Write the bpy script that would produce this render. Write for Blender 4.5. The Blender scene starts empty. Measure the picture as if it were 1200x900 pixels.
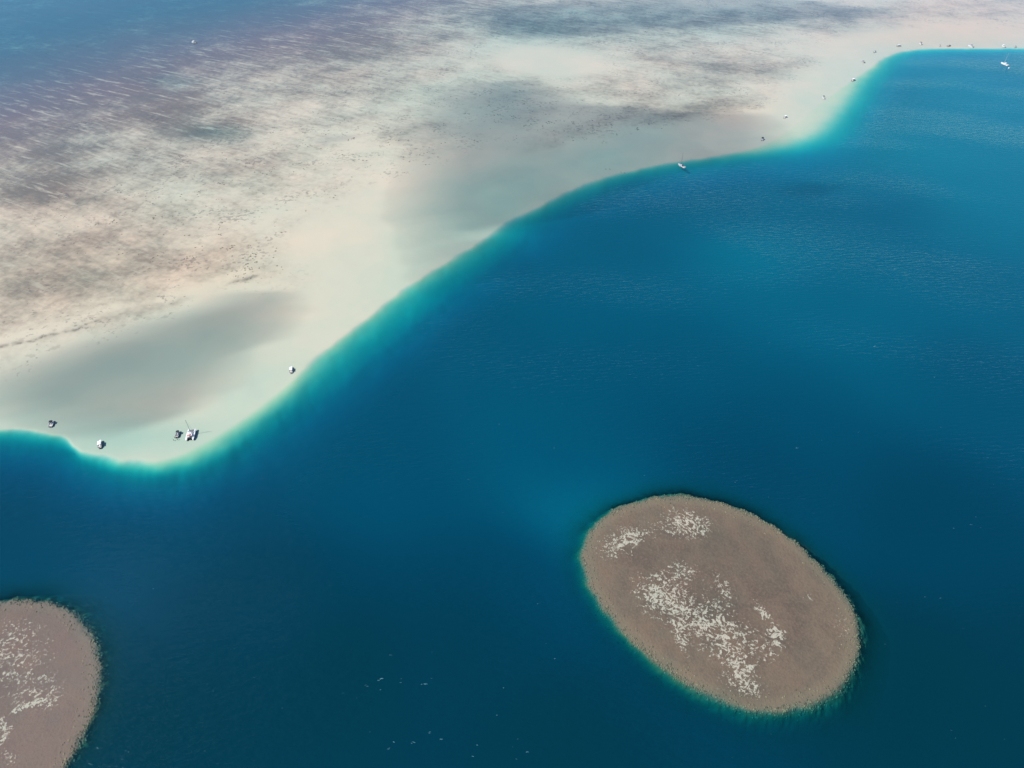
import bpy, bmesh, math, random
import numpy as np
from mathutils import Vector, Matrix

random.seed(7)
sc = bpy.context.scene
COL = sc.collection
R = math.radians

# ------------------------------------------------------------------ camera
H = 350.0            # drone height over the lagoon, metres
PITCH = R(42.0)      # optical axis below the horizon
FPX = 811.0          # focal length in pixels of the 1200 px wide frame
cam = bpy.data.cameras.new('camera')
cam.sensor_width = 36.0
cam.lens = FPX / 1200.0 * 36.0
cam.clip_start = 1.0
cam.clip_end = 120000.0
cam_o = bpy.data.objects.new('camera', cam)
COL.objects.link(cam_o)
cam_o.location = (0, 0, H)
cam_o.rotation_euler = (math.pi / 2 - PITCH, 0, 0)
sc.camera = cam_o

# ------------------------------------------------------------------ light
SUN_EL = R(47.0)
SUN_AZ = R(194.0)    # angle of the sun's bearing from +x, counter-clockwise
SUN = Vector((math.cos(SUN_EL) * math.cos(SUN_AZ), math.cos(SUN_EL) * math.sin(SUN_AZ), math.sin(SUN_EL)))
world = bpy.data.worlds.new('World')
sc.world = world
world.use_nodes = True
wn = world.node_tree
wn.nodes.clear()
sky = wn.nodes.new('ShaderNodeTexSky')
sky.sky_type = 'NISHITA'
sky.sun_disc = False
sky.sun_elevation = SUN_EL
sky.sun_rotation = math.atan2(SUN.x, SUN.y)
sky.altitude = 300
sky.air_density = 1.0
sky.dust_density = 0.3
sky.ozone_density = 2.5
bg = wn.nodes.new('ShaderNodeBackground')
bg.inputs['Strength'].default_value = 0.15
wo = wn.nodes.new('ShaderNodeOutputWorld')
wn.links.new(sky.outputs[0], bg.inputs[0])
wn.links.new(bg.outputs[0], wo.inputs[0])
sl = bpy.data.lights.new('sun', 'SUN')
sl.energy = 5.0
sl.angle = R(0.53)
sl.color = (1.0, 0.955, 0.89)
so = bpy.data.objects.new('sun', sl)
COL.objects.link(so)
so.location = (-900, -300, 1500)
so.rotation_euler = SUN.to_track_quat('Z', 'Y').to_euler()

sc.view_settings.view_transform = 'Standard'
sc.view_settings.look = 'None'
sc.view_settings.exposure = 0.18
sc.view_settings.gamma = 1.0
sc.view_settings.use_curve_mapping = False
sc.cycles.max_bounces = 6
sc.cycles.diffuse_bounces = 0
sc.cycles.glossy_bounces = 2
sc.cycles.transparent_max_bounces = 16
sc.cycles.volume_bounces = 1
sc.cycles.use_denoising = True
sc.cycles.use_adaptive_sampling = True
sc.cycles.adaptive_threshold = 0.005

# ------------------------------------------------------------------ ground geometry helpers
cp, sp = math.cos(PITCH), math.sin(PITCH)


def G(u, v):
    """a point of the photograph (1200x900) on the sea surface, in metres"""
    a = (u - 600.0) / FPX
    b = (450.0 - v) / FPX
    dz = -sp + b * cp
    s = H / -dz
    return np.array((a * s, (cp + b * sp) * s))


def row_y(v):
    return float(G(600, v)[1])


def gline(pts):
    return np.array([G(u, v) for u, v in pts])


def dist_line(P, line, closed=False):
    """distance of the points P (n,2) to a polyline"""
    best = np.full(len(P), 1e18)
    n = len(line)
    for i in range(n if closed else n - 1):
        a, b = line[i], line[(i + 1) % n]
        ab = b - a
        t = np.clip(((P - a) @ ab) / max(ab @ ab, 1e-9), 0, 1)
        dx = P[:, 0] - (a[0] + t * ab[0])
        dy = P[:, 1] - (a[1] + t * ab[1])
        best = np.minimum(best, dx * dx + dy * dy)
    return np.sqrt(best)


def inside(P, poly):
    res = np.zeros(len(P), bool)
    n = len(poly)
    for i in range(n):
        x1, y1 = poly[i]
        x2, y2 = poly[(i + 1) % n]
        if y1 == y2:
            continue
        c = (y1 > P[:, 1]) != (y2 > P[:, 1])
        res ^= c & (P[:, 0] < (x2 - x1) * (P[:, 1] - y1) / (y2 - y1) + x1)
    return res


def smooth_closed(pts, it=2):
    p = np.array(pts, float)
    for _ in range(it):
        q = np.roll(p, -1, 0)
        p = np.stack([p * .75 + q * .25, p * .25 + q * .75], 1).reshape(-1, 2)
    return p


def smooth_open(pts, it=2):
    p = np.array(pts, float)
    for _ in range(it):
        a, b = p[:-1], p[1:]
        m = np.stack([a * .75 + b * .25, a * .25 + b * .75], 1).reshape(-1, 2)
        p = np.vstack([p[:1], m, p[-1:]])
    return p


def hash2(ix, iy, seed):
    h = (ix.astype(np.int64) * 374761393 + iy.astype(np.int64) * 668265263 + seed * 974711) & 0xffffffff
    h = ((h ^ (h >> 13)) * 1274126177) & 0xffffffff
    return ((h ^ (h >> 16)) & 0xffff) / 65535.0


def vnoise(X, Y, seed=0):
    ix, iy = np.floor(X), np.floor(Y)
    fx, fy = X - ix, Y - iy
    fx = fx * fx * (3 - 2 * fx)
    fy = fy * fy * (3 - 2 * fy)
    a, b = hash2(ix, iy, seed), hash2(ix + 1, iy, seed)
    c, d = hash2(ix, iy + 1, seed), hash2(ix + 1, iy + 1, seed)
    return (a * (1 - fx) + b * fx) * (1 - fy) + (c * (1 - fx) + d * fx) * fy


def fbm(X, Y, size, seed=0, octaves=4):
    X, Y = X / size, Y / size
    s, amp, tot = 0, 1.0, 0
    for o in range(octaves):
        s = s + amp * vnoise(X + 17.3 * o, Y - 9.1 * o, seed + o)
        tot += amp
        amp *= .5
        X, Y = X * 2.03, Y * 2.03
    return s / tot


def sstep(a, b, x):
    t = np.clip((x - a) / (b - a), 0, 1)
    return t * t * (3 - 2 * t)


def blob_r(P, u, v, ru, rv, ang=0.0):
    """normalised radius of the points in an ellipse given where it lies in the photograph"""
    c = G(u, v)
    ca, sa = math.cos(R(ang)), math.sin(R(ang))
    e = 4.0
    Ju = (G(u + e, v) - G(u - e, v)) / (2 * e)
    Jv = (G(u, v + e) - G(u, v - e)) / (2 * e)
    a = (Ju * ca + Jv * sa) * ru
    b = (-Ju * sa + Jv * ca) * rv
    M = np.linalg.inv(np.array([[a[0], b[0]], [a[1], b[1]]]))
    q = (P - c) @ M.T
    return np.sqrt((q * q).sum(1))


def blobs(P, lst):
    out = np.zeros(len(P))
    for u, v, ru, rv, ang, w in lst:
        out += w * np.exp(-blob_r(P, u, v, ru, rv, ang) ** 2)
    return out


# ------------------------------------------------------------------ sea floor layout
INNER = [(-700, 470), (-300, 480), (-60, 497), (0, 500), (40, 503), (70, 507), (78, 511), (83, 519), (88, 525), (120, 533), (160, 540), (200, 536),
         (240, 516), (280, 492), (320, 462), (345, 440), (380, 408), (430, 372), (465, 342), (520, 307), (560, 284),
         (600, 258), (650, 231), (700, 209), (760, 194), (800, 188), (850, 181), (895, 170), (930, 147), (960, 120),
         (990, 99), (1015, 81), (1040, 64), (1070, 57), (1200, 56), (1500, 57), (2100, 70)]
OUTER = [(-700, 500), (-300, 505), (-60, 513), (0, 515), (40, 518), (68, 523), (78, 529), (84, 538), (95, 545), (130, 556), (165, 561), (210, 558),
         (260, 540), (320, 502), (370, 464), (420, 425), (465, 388), (510, 350), (550, 322), (590, 293),
         (640, 256), (700, 226), (760, 207), (800, 200), (850, 193), (900, 187), (950, 178), (990, 165), (1010, 140),
         (1025, 113), (1043, 86), (1060, 68), (1080, 61), (1200, 59), (1500, 61), (2100, 75)]
INNER = smooth_open(gline(INNER), 2)
OUTER = smooth_open(gline(OUTER), 2)


def basin(line):
    return np.vstack([line, [[6000, 300], [6000, -6000], [-6000, -6000], [-6000, 300]]])


REEF1 = smooth_closed(gline([(680, 655), (683, 634), (697, 612), (718, 597), (745, 586), (780, 580), (815, 582), (850, 590),
                             (885, 603), (915, 622), (945, 645), (970, 670), (991, 695), (1004, 720), (1008, 745),
                             (1003, 775), (991, 801), (966, 821), (930, 832), (895, 835), (860, 828), (825, 812),
                             (790, 791), (760, 769), (730, 741), (704, 710), (688, 684)]), 2)
REEF2 = smooth_closed(gline([(-130, 760), (-60, 716), (0, 703), (40, 702), (66, 705), (90, 717), (107, 738), (116, 765),
                             (117, 795), (112, 822), (103, 848), (90, 876), (74, 902), (52, 928), (20, 950), (-40, 962),
                             (-115, 930), (-155, 850)]), 2)
REEFS = (REEF1, REEF2)

WATER_SHADING = [  # where in the photograph, painted water brightness: sky sheen, cloud gaps, darker foreground (small = lighter)
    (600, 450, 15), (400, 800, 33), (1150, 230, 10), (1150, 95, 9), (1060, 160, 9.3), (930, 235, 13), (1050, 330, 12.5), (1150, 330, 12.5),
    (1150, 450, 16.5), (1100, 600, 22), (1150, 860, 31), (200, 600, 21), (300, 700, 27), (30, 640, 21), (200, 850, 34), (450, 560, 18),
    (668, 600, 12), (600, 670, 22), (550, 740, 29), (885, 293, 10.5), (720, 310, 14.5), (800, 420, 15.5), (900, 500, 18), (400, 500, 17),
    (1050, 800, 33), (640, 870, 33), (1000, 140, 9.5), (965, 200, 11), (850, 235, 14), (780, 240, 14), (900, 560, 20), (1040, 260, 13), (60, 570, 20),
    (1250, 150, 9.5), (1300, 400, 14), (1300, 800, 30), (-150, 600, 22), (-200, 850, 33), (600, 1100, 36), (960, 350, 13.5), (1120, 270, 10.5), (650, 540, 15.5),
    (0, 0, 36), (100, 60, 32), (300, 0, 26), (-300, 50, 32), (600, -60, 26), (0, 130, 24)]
SHADING_PTS = np.array([(*G(u, v), d) for u, v, d in WATER_SHADING])


def reef_sd(P, poly):
    lo, hi = poly.min(0) - 70, poly.max(0) + 70
    sel = ((P > lo) & (P < hi)).all(1)
    d = np.full(len(P), 999.0)
    if sel.any():
        Q = P[sel]
        dd = dist_line(Q, poly, True)
        d[sel] = np.where(inside(Q, poly), -dd, dd)
    return d


def water_shading(P):  # large values darken the water colour, small ones paint it lit
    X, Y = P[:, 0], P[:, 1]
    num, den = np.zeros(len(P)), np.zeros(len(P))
    for x, y, z in SHADING_PTS:
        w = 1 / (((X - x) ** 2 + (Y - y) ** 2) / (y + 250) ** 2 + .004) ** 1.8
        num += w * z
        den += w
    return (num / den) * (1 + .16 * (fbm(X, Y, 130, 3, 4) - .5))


def base_depth(P):
    """water depth over the sea floor without the two patch reefs"""
    X, Y = P[:, 0], P[:, 1]
    n60 = fbm(X, Y, 60, 3, 3) - .5
    n14 = fbm(X, Y, 14, 8, 3) - .5
    W = np.stack([X + 5 * n14 + 7 * (fbm(X, Y, 70, 15, 2) - .5), Y + 5 * (fbm(X, Y, 14, 5, 3) - .5) + 7 * (fbm(X, Y, 70, 19, 2) - .5)], 1)
    iin, iout = inside(W, basin(INNER)), inside(W, basin(OUTER))
    d_in, d_out = dist_line(W, INNER), dist_line(W, OUTER)
    # flats
    flat = .17 + .25 * n60 + .1 * n14
    flat += blobs(P, [(190, 420, 120, 40, -12, .30), (90, 450, 90, 28, -8, .15), (700, 180, 130, 34, -20, .42), (560, 240, 80, 45, -25, .38), (620, 30, 110, 26, 0, .35), (800, 20, 160, 22, 0, .3), (560, 120, 110, 36, 0, .3),
                      (150, 512, 110, 28, 0, .45), (300, 455, 60, 25, -35, .2), (250, 155, 40, 9, 0, .4), (200, 95, 30, 8, 0, .3)])
    # the outer reef falls away to the ocean at the far left
    o = gline([(-500, 190), (-150, 165), (40, 120), (200, 72), (380, 30), (520, -15), (900, -70)])
    od = dist_line(P, o) * np.where(inside(P, np.vstack([o, [[9000, 9000], [-9000, 9000]]])), 1, -1)
    flat += 1.6 * sstep(-60, 380, od) + 12 * sstep(500, 2200, od)
    flat += .16 * np.exp(-(d_in / 45.0) ** 2)
    flat = np.maximum(flat, .07)
    b = 34 + 4 * n60
    t = d_in / (d_in + d_out + 1e-6)
    ex = 1.05 + np.clip(blobs(P, [(960, 135, 75, 42, -35, 2.4), (285, 492, 110, 30, -34, 1.1), (150, 545, 60, 14, 0, .6), (230, 535, 40, 20, -20, .6)]), 0, 2.4)
    mid = flat + 9.5 * t ** ex
    deep = flat + 9.5 + (b - 9.5) * (1 - np.exp(-d_out / 44.0))
    return np.where(iout, deep, np.where(iin, mid, flat))


def reef_depth(P, sd):
    X, Y = P[:, 0], P[:, 1]
    e = sd + 4.0 * (fbm(X, Y, 19, 23, 2) - .5) + 3.4 * (fbm(X, Y, 7, 21, 3) - .5) + 1.8 * (fbm(X, Y, 1.7, 22, 2) - .5)
    top = .30 + .2 * (fbm(X, Y, 9, 31, 3) - .5)
    return top + np.interp(e, [-9, -2.5, -.6, .6, 2.5, 6, 14, 40], [0, .12, .4, 1.2, 3.2, 8, 20, 60])


def full_depth(P):
    d = base_depth(P)
    for poly in REEFS:
        sd = reef_sd(P, poly)
        k = sd < 40
        if k.any():
            d[k] = np.minimum(d[k], reef_depth(P[k], sd[k]))
    return d


# ------------------------------------------------------------------ materials
def new_mat(name):
    m = bpy.data.materials.new(name)
    m.use_nodes = True
    nt = m.node_tree
    nt.nodes.clear()
    out = nt.nodes.new('ShaderNodeOutputMaterial')
    return m, nt, out


class N:
    """terse node building"""
    def __init__(self, nt):
        self.nt = nt

    def put(self, inp, x):
        if hasattr(x, 'links'):
            self.nt.links.new(x, inp)
        else:
            inp.default_value = x

    def math(self, op, a, b=0.0, c=None, clamp=False):
        n = self.nt.nodes.new('ShaderNodeMath')
        n.operation = op
        n.use_clamp = clamp
        self.put(n.inputs[0], a)
        self.put(n.inputs[1], b)
        if c is not None:
            self.put(n.inputs[2], c)
        return n.outputs[0]

    def attr(self, name, color=False):
        n = self.nt.nodes.new('ShaderNodeAttribute')
        n.attribute_name = name
        return n.outputs['Color'] if color else n.outputs['Fac']

    def pos(self):
        return self.nt.nodes.new('ShaderNodeNewGeometry').outputs['Position']

    def mapped(self, scale, rot=0.0):
        n = self.nt.nodes.new('ShaderNodeMapping')
        n.vector_type = 'TEXTURE' if False else 'POINT'
        r = self.nt.nodes.new('ShaderNodeVectorRotate')
        r.rotation_type = 'Z_AXIS'
        r.inputs['Angle'].default_value = rot
        self.nt.links.new(self.pos(), r.inputs['Vector'])
        self.nt.links.new(r.outputs[0], n.inputs['Vector'])
        n.inputs['Scale'].default_value = scale
        return n.outputs[0]

    def noise(self, vec, scale, detail=3.0, rough=.5, dist=0.0):
        n = self.nt.nodes.new('ShaderNodeTexNoise')
        n.inputs['Scale'].default_value = scale
        n.inputs['Detail'].default_value = detail
        n.inputs['Roughness'].default_value = rough
        n.inputs['Distortion'].default_value = dist
        self.nt.links.new(vec, n.inputs['Vector'])
        return n.outputs['Fac']

    def ramp(self, x, a, b, lo=0.0, hi=1.0):
        n = self.nt.nodes.new('ShaderNodeMapRange')
        n.interpolation_type = 'SMOOTHSTEP'
        self.put(n.inputs['Value'], x)
        n.inputs['From Min'].default_value = a
        n.inputs['From Max'].default_value = b
        n.inputs['To Min'].default_value = lo
        n.inputs['To Max'].default_value = hi
        return n.outputs['Result']

    def mix(self, f, a, b):
        n = self.nt.nodes.new('ShaderNodeMix')
        n.data_type = 'RGBA'
        self.put(n.inputs[0], f)
        self.put(n.inputs[6], a if hasattr(a, 'links') else (*a, 1))
        self.put(n.inputs[7], b if hasattr(b, 'links') else (*b, 1))
        return n.outputs[2]

    def bsdf(self, color, rough=.8, out=None, bump=None, bstr=.3, bdist=.1, **kw):
        n = self.nt.nodes.new('ShaderNodeBsdfPrincipled')
        self.put(n.inputs['Base Color'], color if hasattr(color, 'links') else (*color, 1))
        self.put(n.inputs['Roughness'], rough)
        for k, v in kw.items():
            n.inputs[k].default_value = v
        if bump is not None:
            b = self.nt.nodes.new('ShaderNodeBump')
            b.inputs['Strength'].default_value = bstr
            b.inputs['Distance'].default_value = bdist
            self.nt.links.new(bump, b.inputs['Height'])
            self.nt.links.new(b.outputs[0], n.inputs['Normal'])
        if out is not None:
            self.nt.links.new(n.outputs[0], out.inputs['Surface'])
        return n


def mat_seabed():
    m, nt, out = new_mat('sea_floor')
    n = N(nt)
    P = n.pos()
    cover, tex, warm, grey = n.attr('cover'), n.attr('texture_weight'), n.attr('warm'), n.attr('grey_sand')
    big = n.noise(P, 1 / 52, 4, .60)
    fine = n.noise(P, 1 / 6.5, 3, .62)
    streak = n.noise(n.mapped((1 / 48, 1 / 7.5, 1), R(33)), 1.0, 5, .68)
    streak2 = n.noise(n.mapped((1 / 60, 1 / 7, 1), R(12)), 1.0, 3, .6)
    st = n.math('ADD', n.math('MULTIPLY', n.math('MULTIPLY', n.math('SUBTRACT', streak, .5), 1.7), n.attr('streak_weight')),
                n.math('MULTIPLY', n.math('SUBTRACT', streak2, .5), .45))
    bg_ = n.math('MULTIPLY', n.math('SUBTRACT', big, .5), 2.6)
    fi = n.math('MULTIPLY', n.math('SUBTRACT', fine, .5), 1.0)
    v = n.math('MULTIPLY', n.math('ADD', n.math('ADD', st, bg_), fi), tex)
    c = n.math('ADD', cover, n.math('MULTIPLY', v, .38))
    c = n.ramp(c, 0.0, 1.05)
    sand = n.mix(warm, (.735, .62, .485), (.82, .575, .405))
    sand = n.mix(n.math('MULTIPLY', n.noise(P, 1 / 22, 2, .6), .22), sand, (.50, .46, .37))
    sand = n.mix(grey, sand, (.48, .44, .36))  # sand turned greyer in the lagoon patches
    sand = n.mix(n.math('MULTIPLY', n.attr('slope'), .8), sand, (.45, .60, .39))
    weed = n.mix(n.noise(P, 1 / 17, 1, .6), (.24, .18, .13), (.18, .155, .13))
    weed = n.mix(n.attr('outer_reef'), weed, (.180, .132, .142))     # purplish tint towards the outer reef
    col = n.mix(c, sand, weed)
    sp_n = n.noise(P, 1 / 4.6, 3, .6)
    sp_d = n.noise(P, 1 / 45, 1, .5)
    spk = n.math('MULTIPLY', n.ramp(n.math('ADD', sp_n, n.math('MULTIPLY', n.math('SUBTRACT', sp_d, .5), .60)), .64, .70), n.ramp(tex, .3, .8))
    col = n.mix(n.math('MULTIPLY', spk, .4), col, (.085, .075, .07))
    pt = n.noise(P, 1 / 15, 5, .66)
    patch = n.math('MULTIPLY', n.ramp(n.math('ADD', pt, n.math('MULTIPLY', n.math('SUBTRACT', c, .4), .16)), .535, .60), n.ramp(tex, .2, .8))
    col = n.mix(n.math('MULTIPLY', patch, .24), col, weed)
    lt = n.math('MULTIPLY', n.ramp(n.noise(n.mapped((1 / 46, 1 / 7, 1), R(27)), 1.0, 5, .70), .52, .70), n.math('MULTIPLY', tex, n.attr('streak_weight')))
    col = n.mix(n.math('MULTIPLY', lt, .6), col, (.66, .58, .46))
    col = n.mix(n.attr('deep_dark'), col, (.022, .024, .022))      # floor blackened where sunlight is lost in deep water
    d_ = nt.nodes.new('ShaderNodeBsdfDiffuse')
    nt.links.new(col, d_.inputs[0])
    nt.links.new(d_.outputs[0], out.inputs['Surface'])
    return m


def mat_water():
    m, nt, out = new_mat('lagoon_water')
    n = N(nt)
    d = n.attr('depth')
    comb = nt.nodes.new('ShaderNodeCombineXYZ')
    for i, k in enumerate((.42, .090, .056)):
        nt.links.new(n.math('EXPONENT', n.math('MULTIPLY', d, -k)), comb.inputs[i])
    T = comb.outputs[0]
    def vm(op, a, b):
        x = nt.nodes.new('ShaderNodeVectorMath')
        x.operation = op
        n.put(x.inputs[0], a)
        n.put(x.inputs[1], b)
        return x.outputs[0]
    e = n.attr('water_shading')
    lit_tint = nt.nodes.new('ShaderNodeCombineXYZ')  # uneven brightness of the sea painted into its body colour
    nt.links.new(n.math('MULTIPLY', n.math('EXPONENT', n.math('MULTIPLY', e, -.18)), .52), lit_tint.inputs[1])
    nt.links.new(n.math('MULTIPLY', n.math('EXPONENT', n.math('MULTIPLY', e, -.112)), .395), lit_tint.inputs[2])
    body = vm('MULTIPLY', vm('SUBTRACT', (1, 1, 1), vm('MULTIPLY', T, T)), vm('ADD', lit_tint.outputs[0], (.0, .0250, .0305)))
    h1 = n.noise(n.mapped((.10, .42, 1), R(-4)), 1.0, 2, .6)
    h2 = n.noise(n.mapped((.5, 1.3, 1), R(8)), 1.0, 1, .6)
    gust = n.ramp(n.noise(n.mapped((1 / 260, 1 / 110, 1), R(10)), 1.0, 1, .6), .36, .64, .3, 1.0)
    calm = n.ramp(d, .5, 22.0, .10, 1.0)      # the flats lie in the lee: hardly any chop
    h = n.math('MULTIPLY', n.math('MULTIPLY', n.math('ADD', n.math('MULTIPLY', h1, 1.5), n.math('MULTIPLY', h2, .3)), gust), calm)
    b = nt.nodes.new('ShaderNodeBump')
    b.inputs['Strength'].default_value = 1.0
    b.inputs['Distance'].default_value = .5
    nt.links.new(h, b.inputs['Height'])
    tr = nt.nodes.new('ShaderNodeBsdfTransparent')
    nt.links.new(T, tr.inputs[0])
    di = nt.nodes.new('ShaderNodeBsdfDiffuse')
    nt.links.new(body, di.inputs[0])
    nt.links.new(b.outputs[0], di.inputs['Normal'])
    add = nt.nodes.new('ShaderNodeAddShader')
    nt.links.new(tr.outputs[0], add.inputs[0])
    nt.links.new(di.outputs[0], add.inputs[1])
    gl = nt.nodes.new('ShaderNodeBsdfGlossy')
    gl.inputs['Color'].default_value = (.44, .72, .92, 1)
    gl.inputs['Roughness'].default_value = .12
    nt.links.new(b.outputs[0], gl.inputs['Normal'])
    fr = nt.nodes.new('ShaderNodeFresnel')
    fr.inputs['IOR'].default_value = 1.333
    nt.links.new(b.outputs[0], fr.inputs['Normal'])
    mx = nt.nodes.new('ShaderNodeMixShader')
    nt.links.new(fr.outputs[0], mx.inputs[0])
    nt.links.new(add.outputs[0], mx.inputs[1])
    nt.links.new(gl.outputs[0], mx.inputs[2])
    nt.links.new(mx.outputs[0], out.inputs['Surface'])
    return m


def mat_reef():
    m, nt, out = new_mat('reef_top')
    n = N(nt)
    P = n.pos()
    sandw, rim, dark = n.attr('sand'), n.attr('rim'), n.attr('dark')
    f1 = n.noise(P, 1 / 3.4, 5, .74, .3)
    f2 = n.noise(P, 1 / 1.4, 3, .65)
    f3 = n.ramp(n.noise(P, 1 / 16, 5, .68, .8), .36, .64)
    base = n.mix(f3, (.205, .124, .086), (.148, .092, .068))
    base = n.mix(n.ramp(f2, .35, .8, 0, .6), base, (.28, .165, .12))
    base = n.mix(n.math('MULTIPLY', rim, .75), base, (.28, .178, .118))
    base = n.mix(n.math('MULTIPLY', dark, .7), base, (.10, .08, .06))
    base = n.mix(n.math('MULTIPLY', n.attr('pink'), .55), base, (.25, .148, .128))
    f4 = n.noise(P, 1 / 6.0, 4, .7, 1.0)
    vein = n.math('MULTIPLY', n.math('ABSOLUTE', n.math('SUBTRACT', f4, .5)), -7.0)
    s = n.math('ADD', n.math('ADD', n.math('MULTIPLY', n.math('SUBTRACT', f1, .5), 1.6), n.math('ADD', vein, .40)),
               n.math('ADD', n.math('MULTIPLY', n.math('SUBTRACT', f2, .5), 1.5), sandw))
    s = n.math('MULTIPLY', n.ramp(s, .60, .72), n.ramp(sandw, .05, .2))
    col = n.mix(s, base, (.60, .475, .38))
    bl = n.ramp(n.noise(P, 1 / .9, 2, .5), .60, .68)
    col = n.mix(n.math('MULTIPLY', bl, .35), col, (.14, .095, .07))
    col = n.mix(n.attr('flank'), col, (.10, .13, .07))      # weed-green upper wall
    col = n.mix(n.attr('deep_dark'), col, (.022, .024, .022))  # lower wall blackened for the light lost at depth
    n.bsdf(col, .95, out, bump=n.math('ADD', f2, f1), bstr=.6, bdist=.5)
    return m


def mat_coral():
    m, nt, out = new_mat('coral_heads')
    n = N(nt)
    t = n.attr('tint')
    c = n.mix(t, (.13, .09, .06), (.36, .25, .155))
    c = n.mix(n.ramp(n.noise(n.pos(), 1 / .5, 2), .4, .7, 0, .5), c, (.22, .19, .12))
    n.bsdf(c, .95, out)
    return m


PM = {}


def paint(name, col, rough=.35, grime=.12, metal=0.0):
    if name in PM:
        return PM[name]
    m, nt, out = new_mat(name)
    n = N(nt)
    tc = nt.nodes.new('ShaderNodeTexCoord').outputs['Object']
    g = n.noise(tc, 3.0, 4, .6)
    c = n.mix(n.ramp(g, .45, .8, 0, grime), col, tuple(x * .55 for x in col))
    n.bsdf(c, rough, out, Metallic=metal)
    PM[name] = m
    return m


WHITE = paint('white_gelcoat', (.82, .82, .80), .25)
CREAM = paint('cream_deck', (.70, .67, .60), .6)
GREYHULL = paint('grey_hull', (.36, .37, .42), .4)
BLUEHULL = paint('navy_hull', (.02, .035, .09), .25)
BLACKC = paint('black_canvas', (.012, .014, .02), .85)
WHITEC = paint('white_canvas', (.80, .80, .78), .85)
BLUEC = paint('blue_canvas', (.03, .07, .20), .85)
TANC = paint('tan_canvas', (.42, .35, .26), .85)
GREYC = paint('grey_canvas', (.20, .21, .22), .85)
GLASS = paint('tinted_glass', (.015, .02, .025), .08)
STEEL = paint('steel_tube', (.55, .56, .58), .3, .05, .9)
ALU = paint('mast_aluminium', (.60, .61, .62), .4, .05, .3)
DARKALU = paint('dark_mast', (.16, .17, .18), .4, .05, .3)
MOTOR = paint('motor_cowling', (.025, .025, .03), .3)
SEATM = paint('seat_vinyl', (.68, .62, .56), .6)
PINKM = paint('faded_red_cushion', (.55, .20, .18), .8)
NETM = paint('trampoline_net', (.14, .15, .16), .9)
SKIN = paint('tanned_skin', (.34, .19, .12), .6, .05)
SHORTS = paint('dark_swim_shorts', (.02, .03, .07), .9)
HAIR = paint('dark_hair', (.02, .014, .01), .8)
BUOYW = paint('buoy_white', (.80, .82, .82), .35)
BUOYB = paint('buoy_blue_band', (.03, .10, .30), .4)
FOAM = paint('sea_foam', (.12, .27, .30), .9)


# ------------------------------------------------------------------ object helpers
def link(name, me, mat=None, parent=None):
    o = bpy.data.objects.new(name, me)
    COL.objects.link(o)
    if mat is not None and not me.materials:
        me.materials.append(mat)
    if parent is not None:
        o.parent = parent
    return o


def tag(o, label=None, cat=None, group=None, kind=None):
    if label:
        o['label'] = label
    if cat:
        o['category'] = cat
    if group:
        o['group'] = group
    if kind:
        o['kind'] = kind
    return o


def np_mesh(name, V, F, attrs=None, smooth=True):
    me = bpy.data.meshes.new(name)
    V = np.asarray(V, np.float32)
    F = np.asarray(F, np.int32)
    k = F.shape[1]
    me.vertices.add(len(V))
    me.vertices.foreach_set('co', V.ravel())
    me.loops.add(F.size)
    me.loops.foreach_set('vertex_index', F.ravel())
    me.polygons.add(len(F))
    me.polygons.foreach_set('loop_start', np.arange(0, F.size, k, dtype=np.int32))
    me.polygons.foreach_set('loop_total', np.full(len(F), k, np.int32))
    me.polygons.foreach_set('use_smooth', np.full(len(F), smooth, bool))
    me.update(calc_edges=True)
    for a, v in (attrs or {}).items():
        at = me.attributes.new(a, 'FLOAT', 'POINT')
        at.data.foreach_set('value', np.asarray(v, np.float32))
    return me


def grid_faces(nr, nc):
    i = np.arange(nr - 1)[:, None] * nc + np.arange(nc - 1)[None, :]
    i = i.ravel()
    return np.stack([i, i + 1, i + nc + 1, i + nc], 1)


def fan_grid(step_v, ncol):
    """rows that widen with distance: small cells near by, large ones far out"""
    ys = [-20000, -6000, -2000, -600, -200, 0, 50]
    ys += [row_y(v) for v in np.arange(985, -75, -step_v)]
    far = ys[-1]
    ys += [far * k for k in (1.1, 1.3, 1.7, 2.5, 4, 8, 16, 30)]
    ys = np.array(ys)
    w = np.maximum(600 / FPX * (ys * cp + H * sp) * 1.14, 240)
    s = np.linspace(-1, 1, ncol)
    s = np.concatenate([[-60, -16, -5, -2.2, -1.4, -1.12], s, [1.12, 1.4, 2.2, 5, 16, 60]])
    X = w[:, None] * s[None, :]
    Y = np.repeat(ys[:, None], len(s), 1)
    return X.ravel(), Y.ravel(), len(ys), len(s)


# ------------------------------------------------------------------ sea floor and water
X, Y, nr, nc = fan_grid(2.2, 620)
P = np.stack([X, Y], 1)
dep = base_depth(P)
COVER = [(60, 195, 90, 40, 0, .35), (40, 222, 60, 18, 0, .35), (245, 152, 60, 12, 0, .42), (60, 288, 90, 12, -8, .36),
         (60, 355, 110, 34, -12, .26), (170, 315, 90, 20, -10, .14), (150, 362, 60, 8, -12, .2), (830, 128, 50, 9, -6, .26),
         (640, 30, 90, 22, 8, .2), (760, 60, 90, 18, 14, .15), (880, 25, 130, 18, 0, .3), (1010, 16, 60, 10, 0, .2),
         (290, 195, 60, 24, 0, .16), (300, 315, 40, 20, -15, .22), (690, 150, 100, 9, -22, .2), (480, 150, 90, 30, 0, .1),
         (110, 90, 160, 45, 12, .32), (0, 60, 160, 60, 0, .35), (320, 20, 130, 26, 8, .42), (20, 330, 50, 20, 0, .2),
         (700, 100, 120, 22, 6, .14), (860, 80, 70, 10, 6, .22)]
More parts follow.
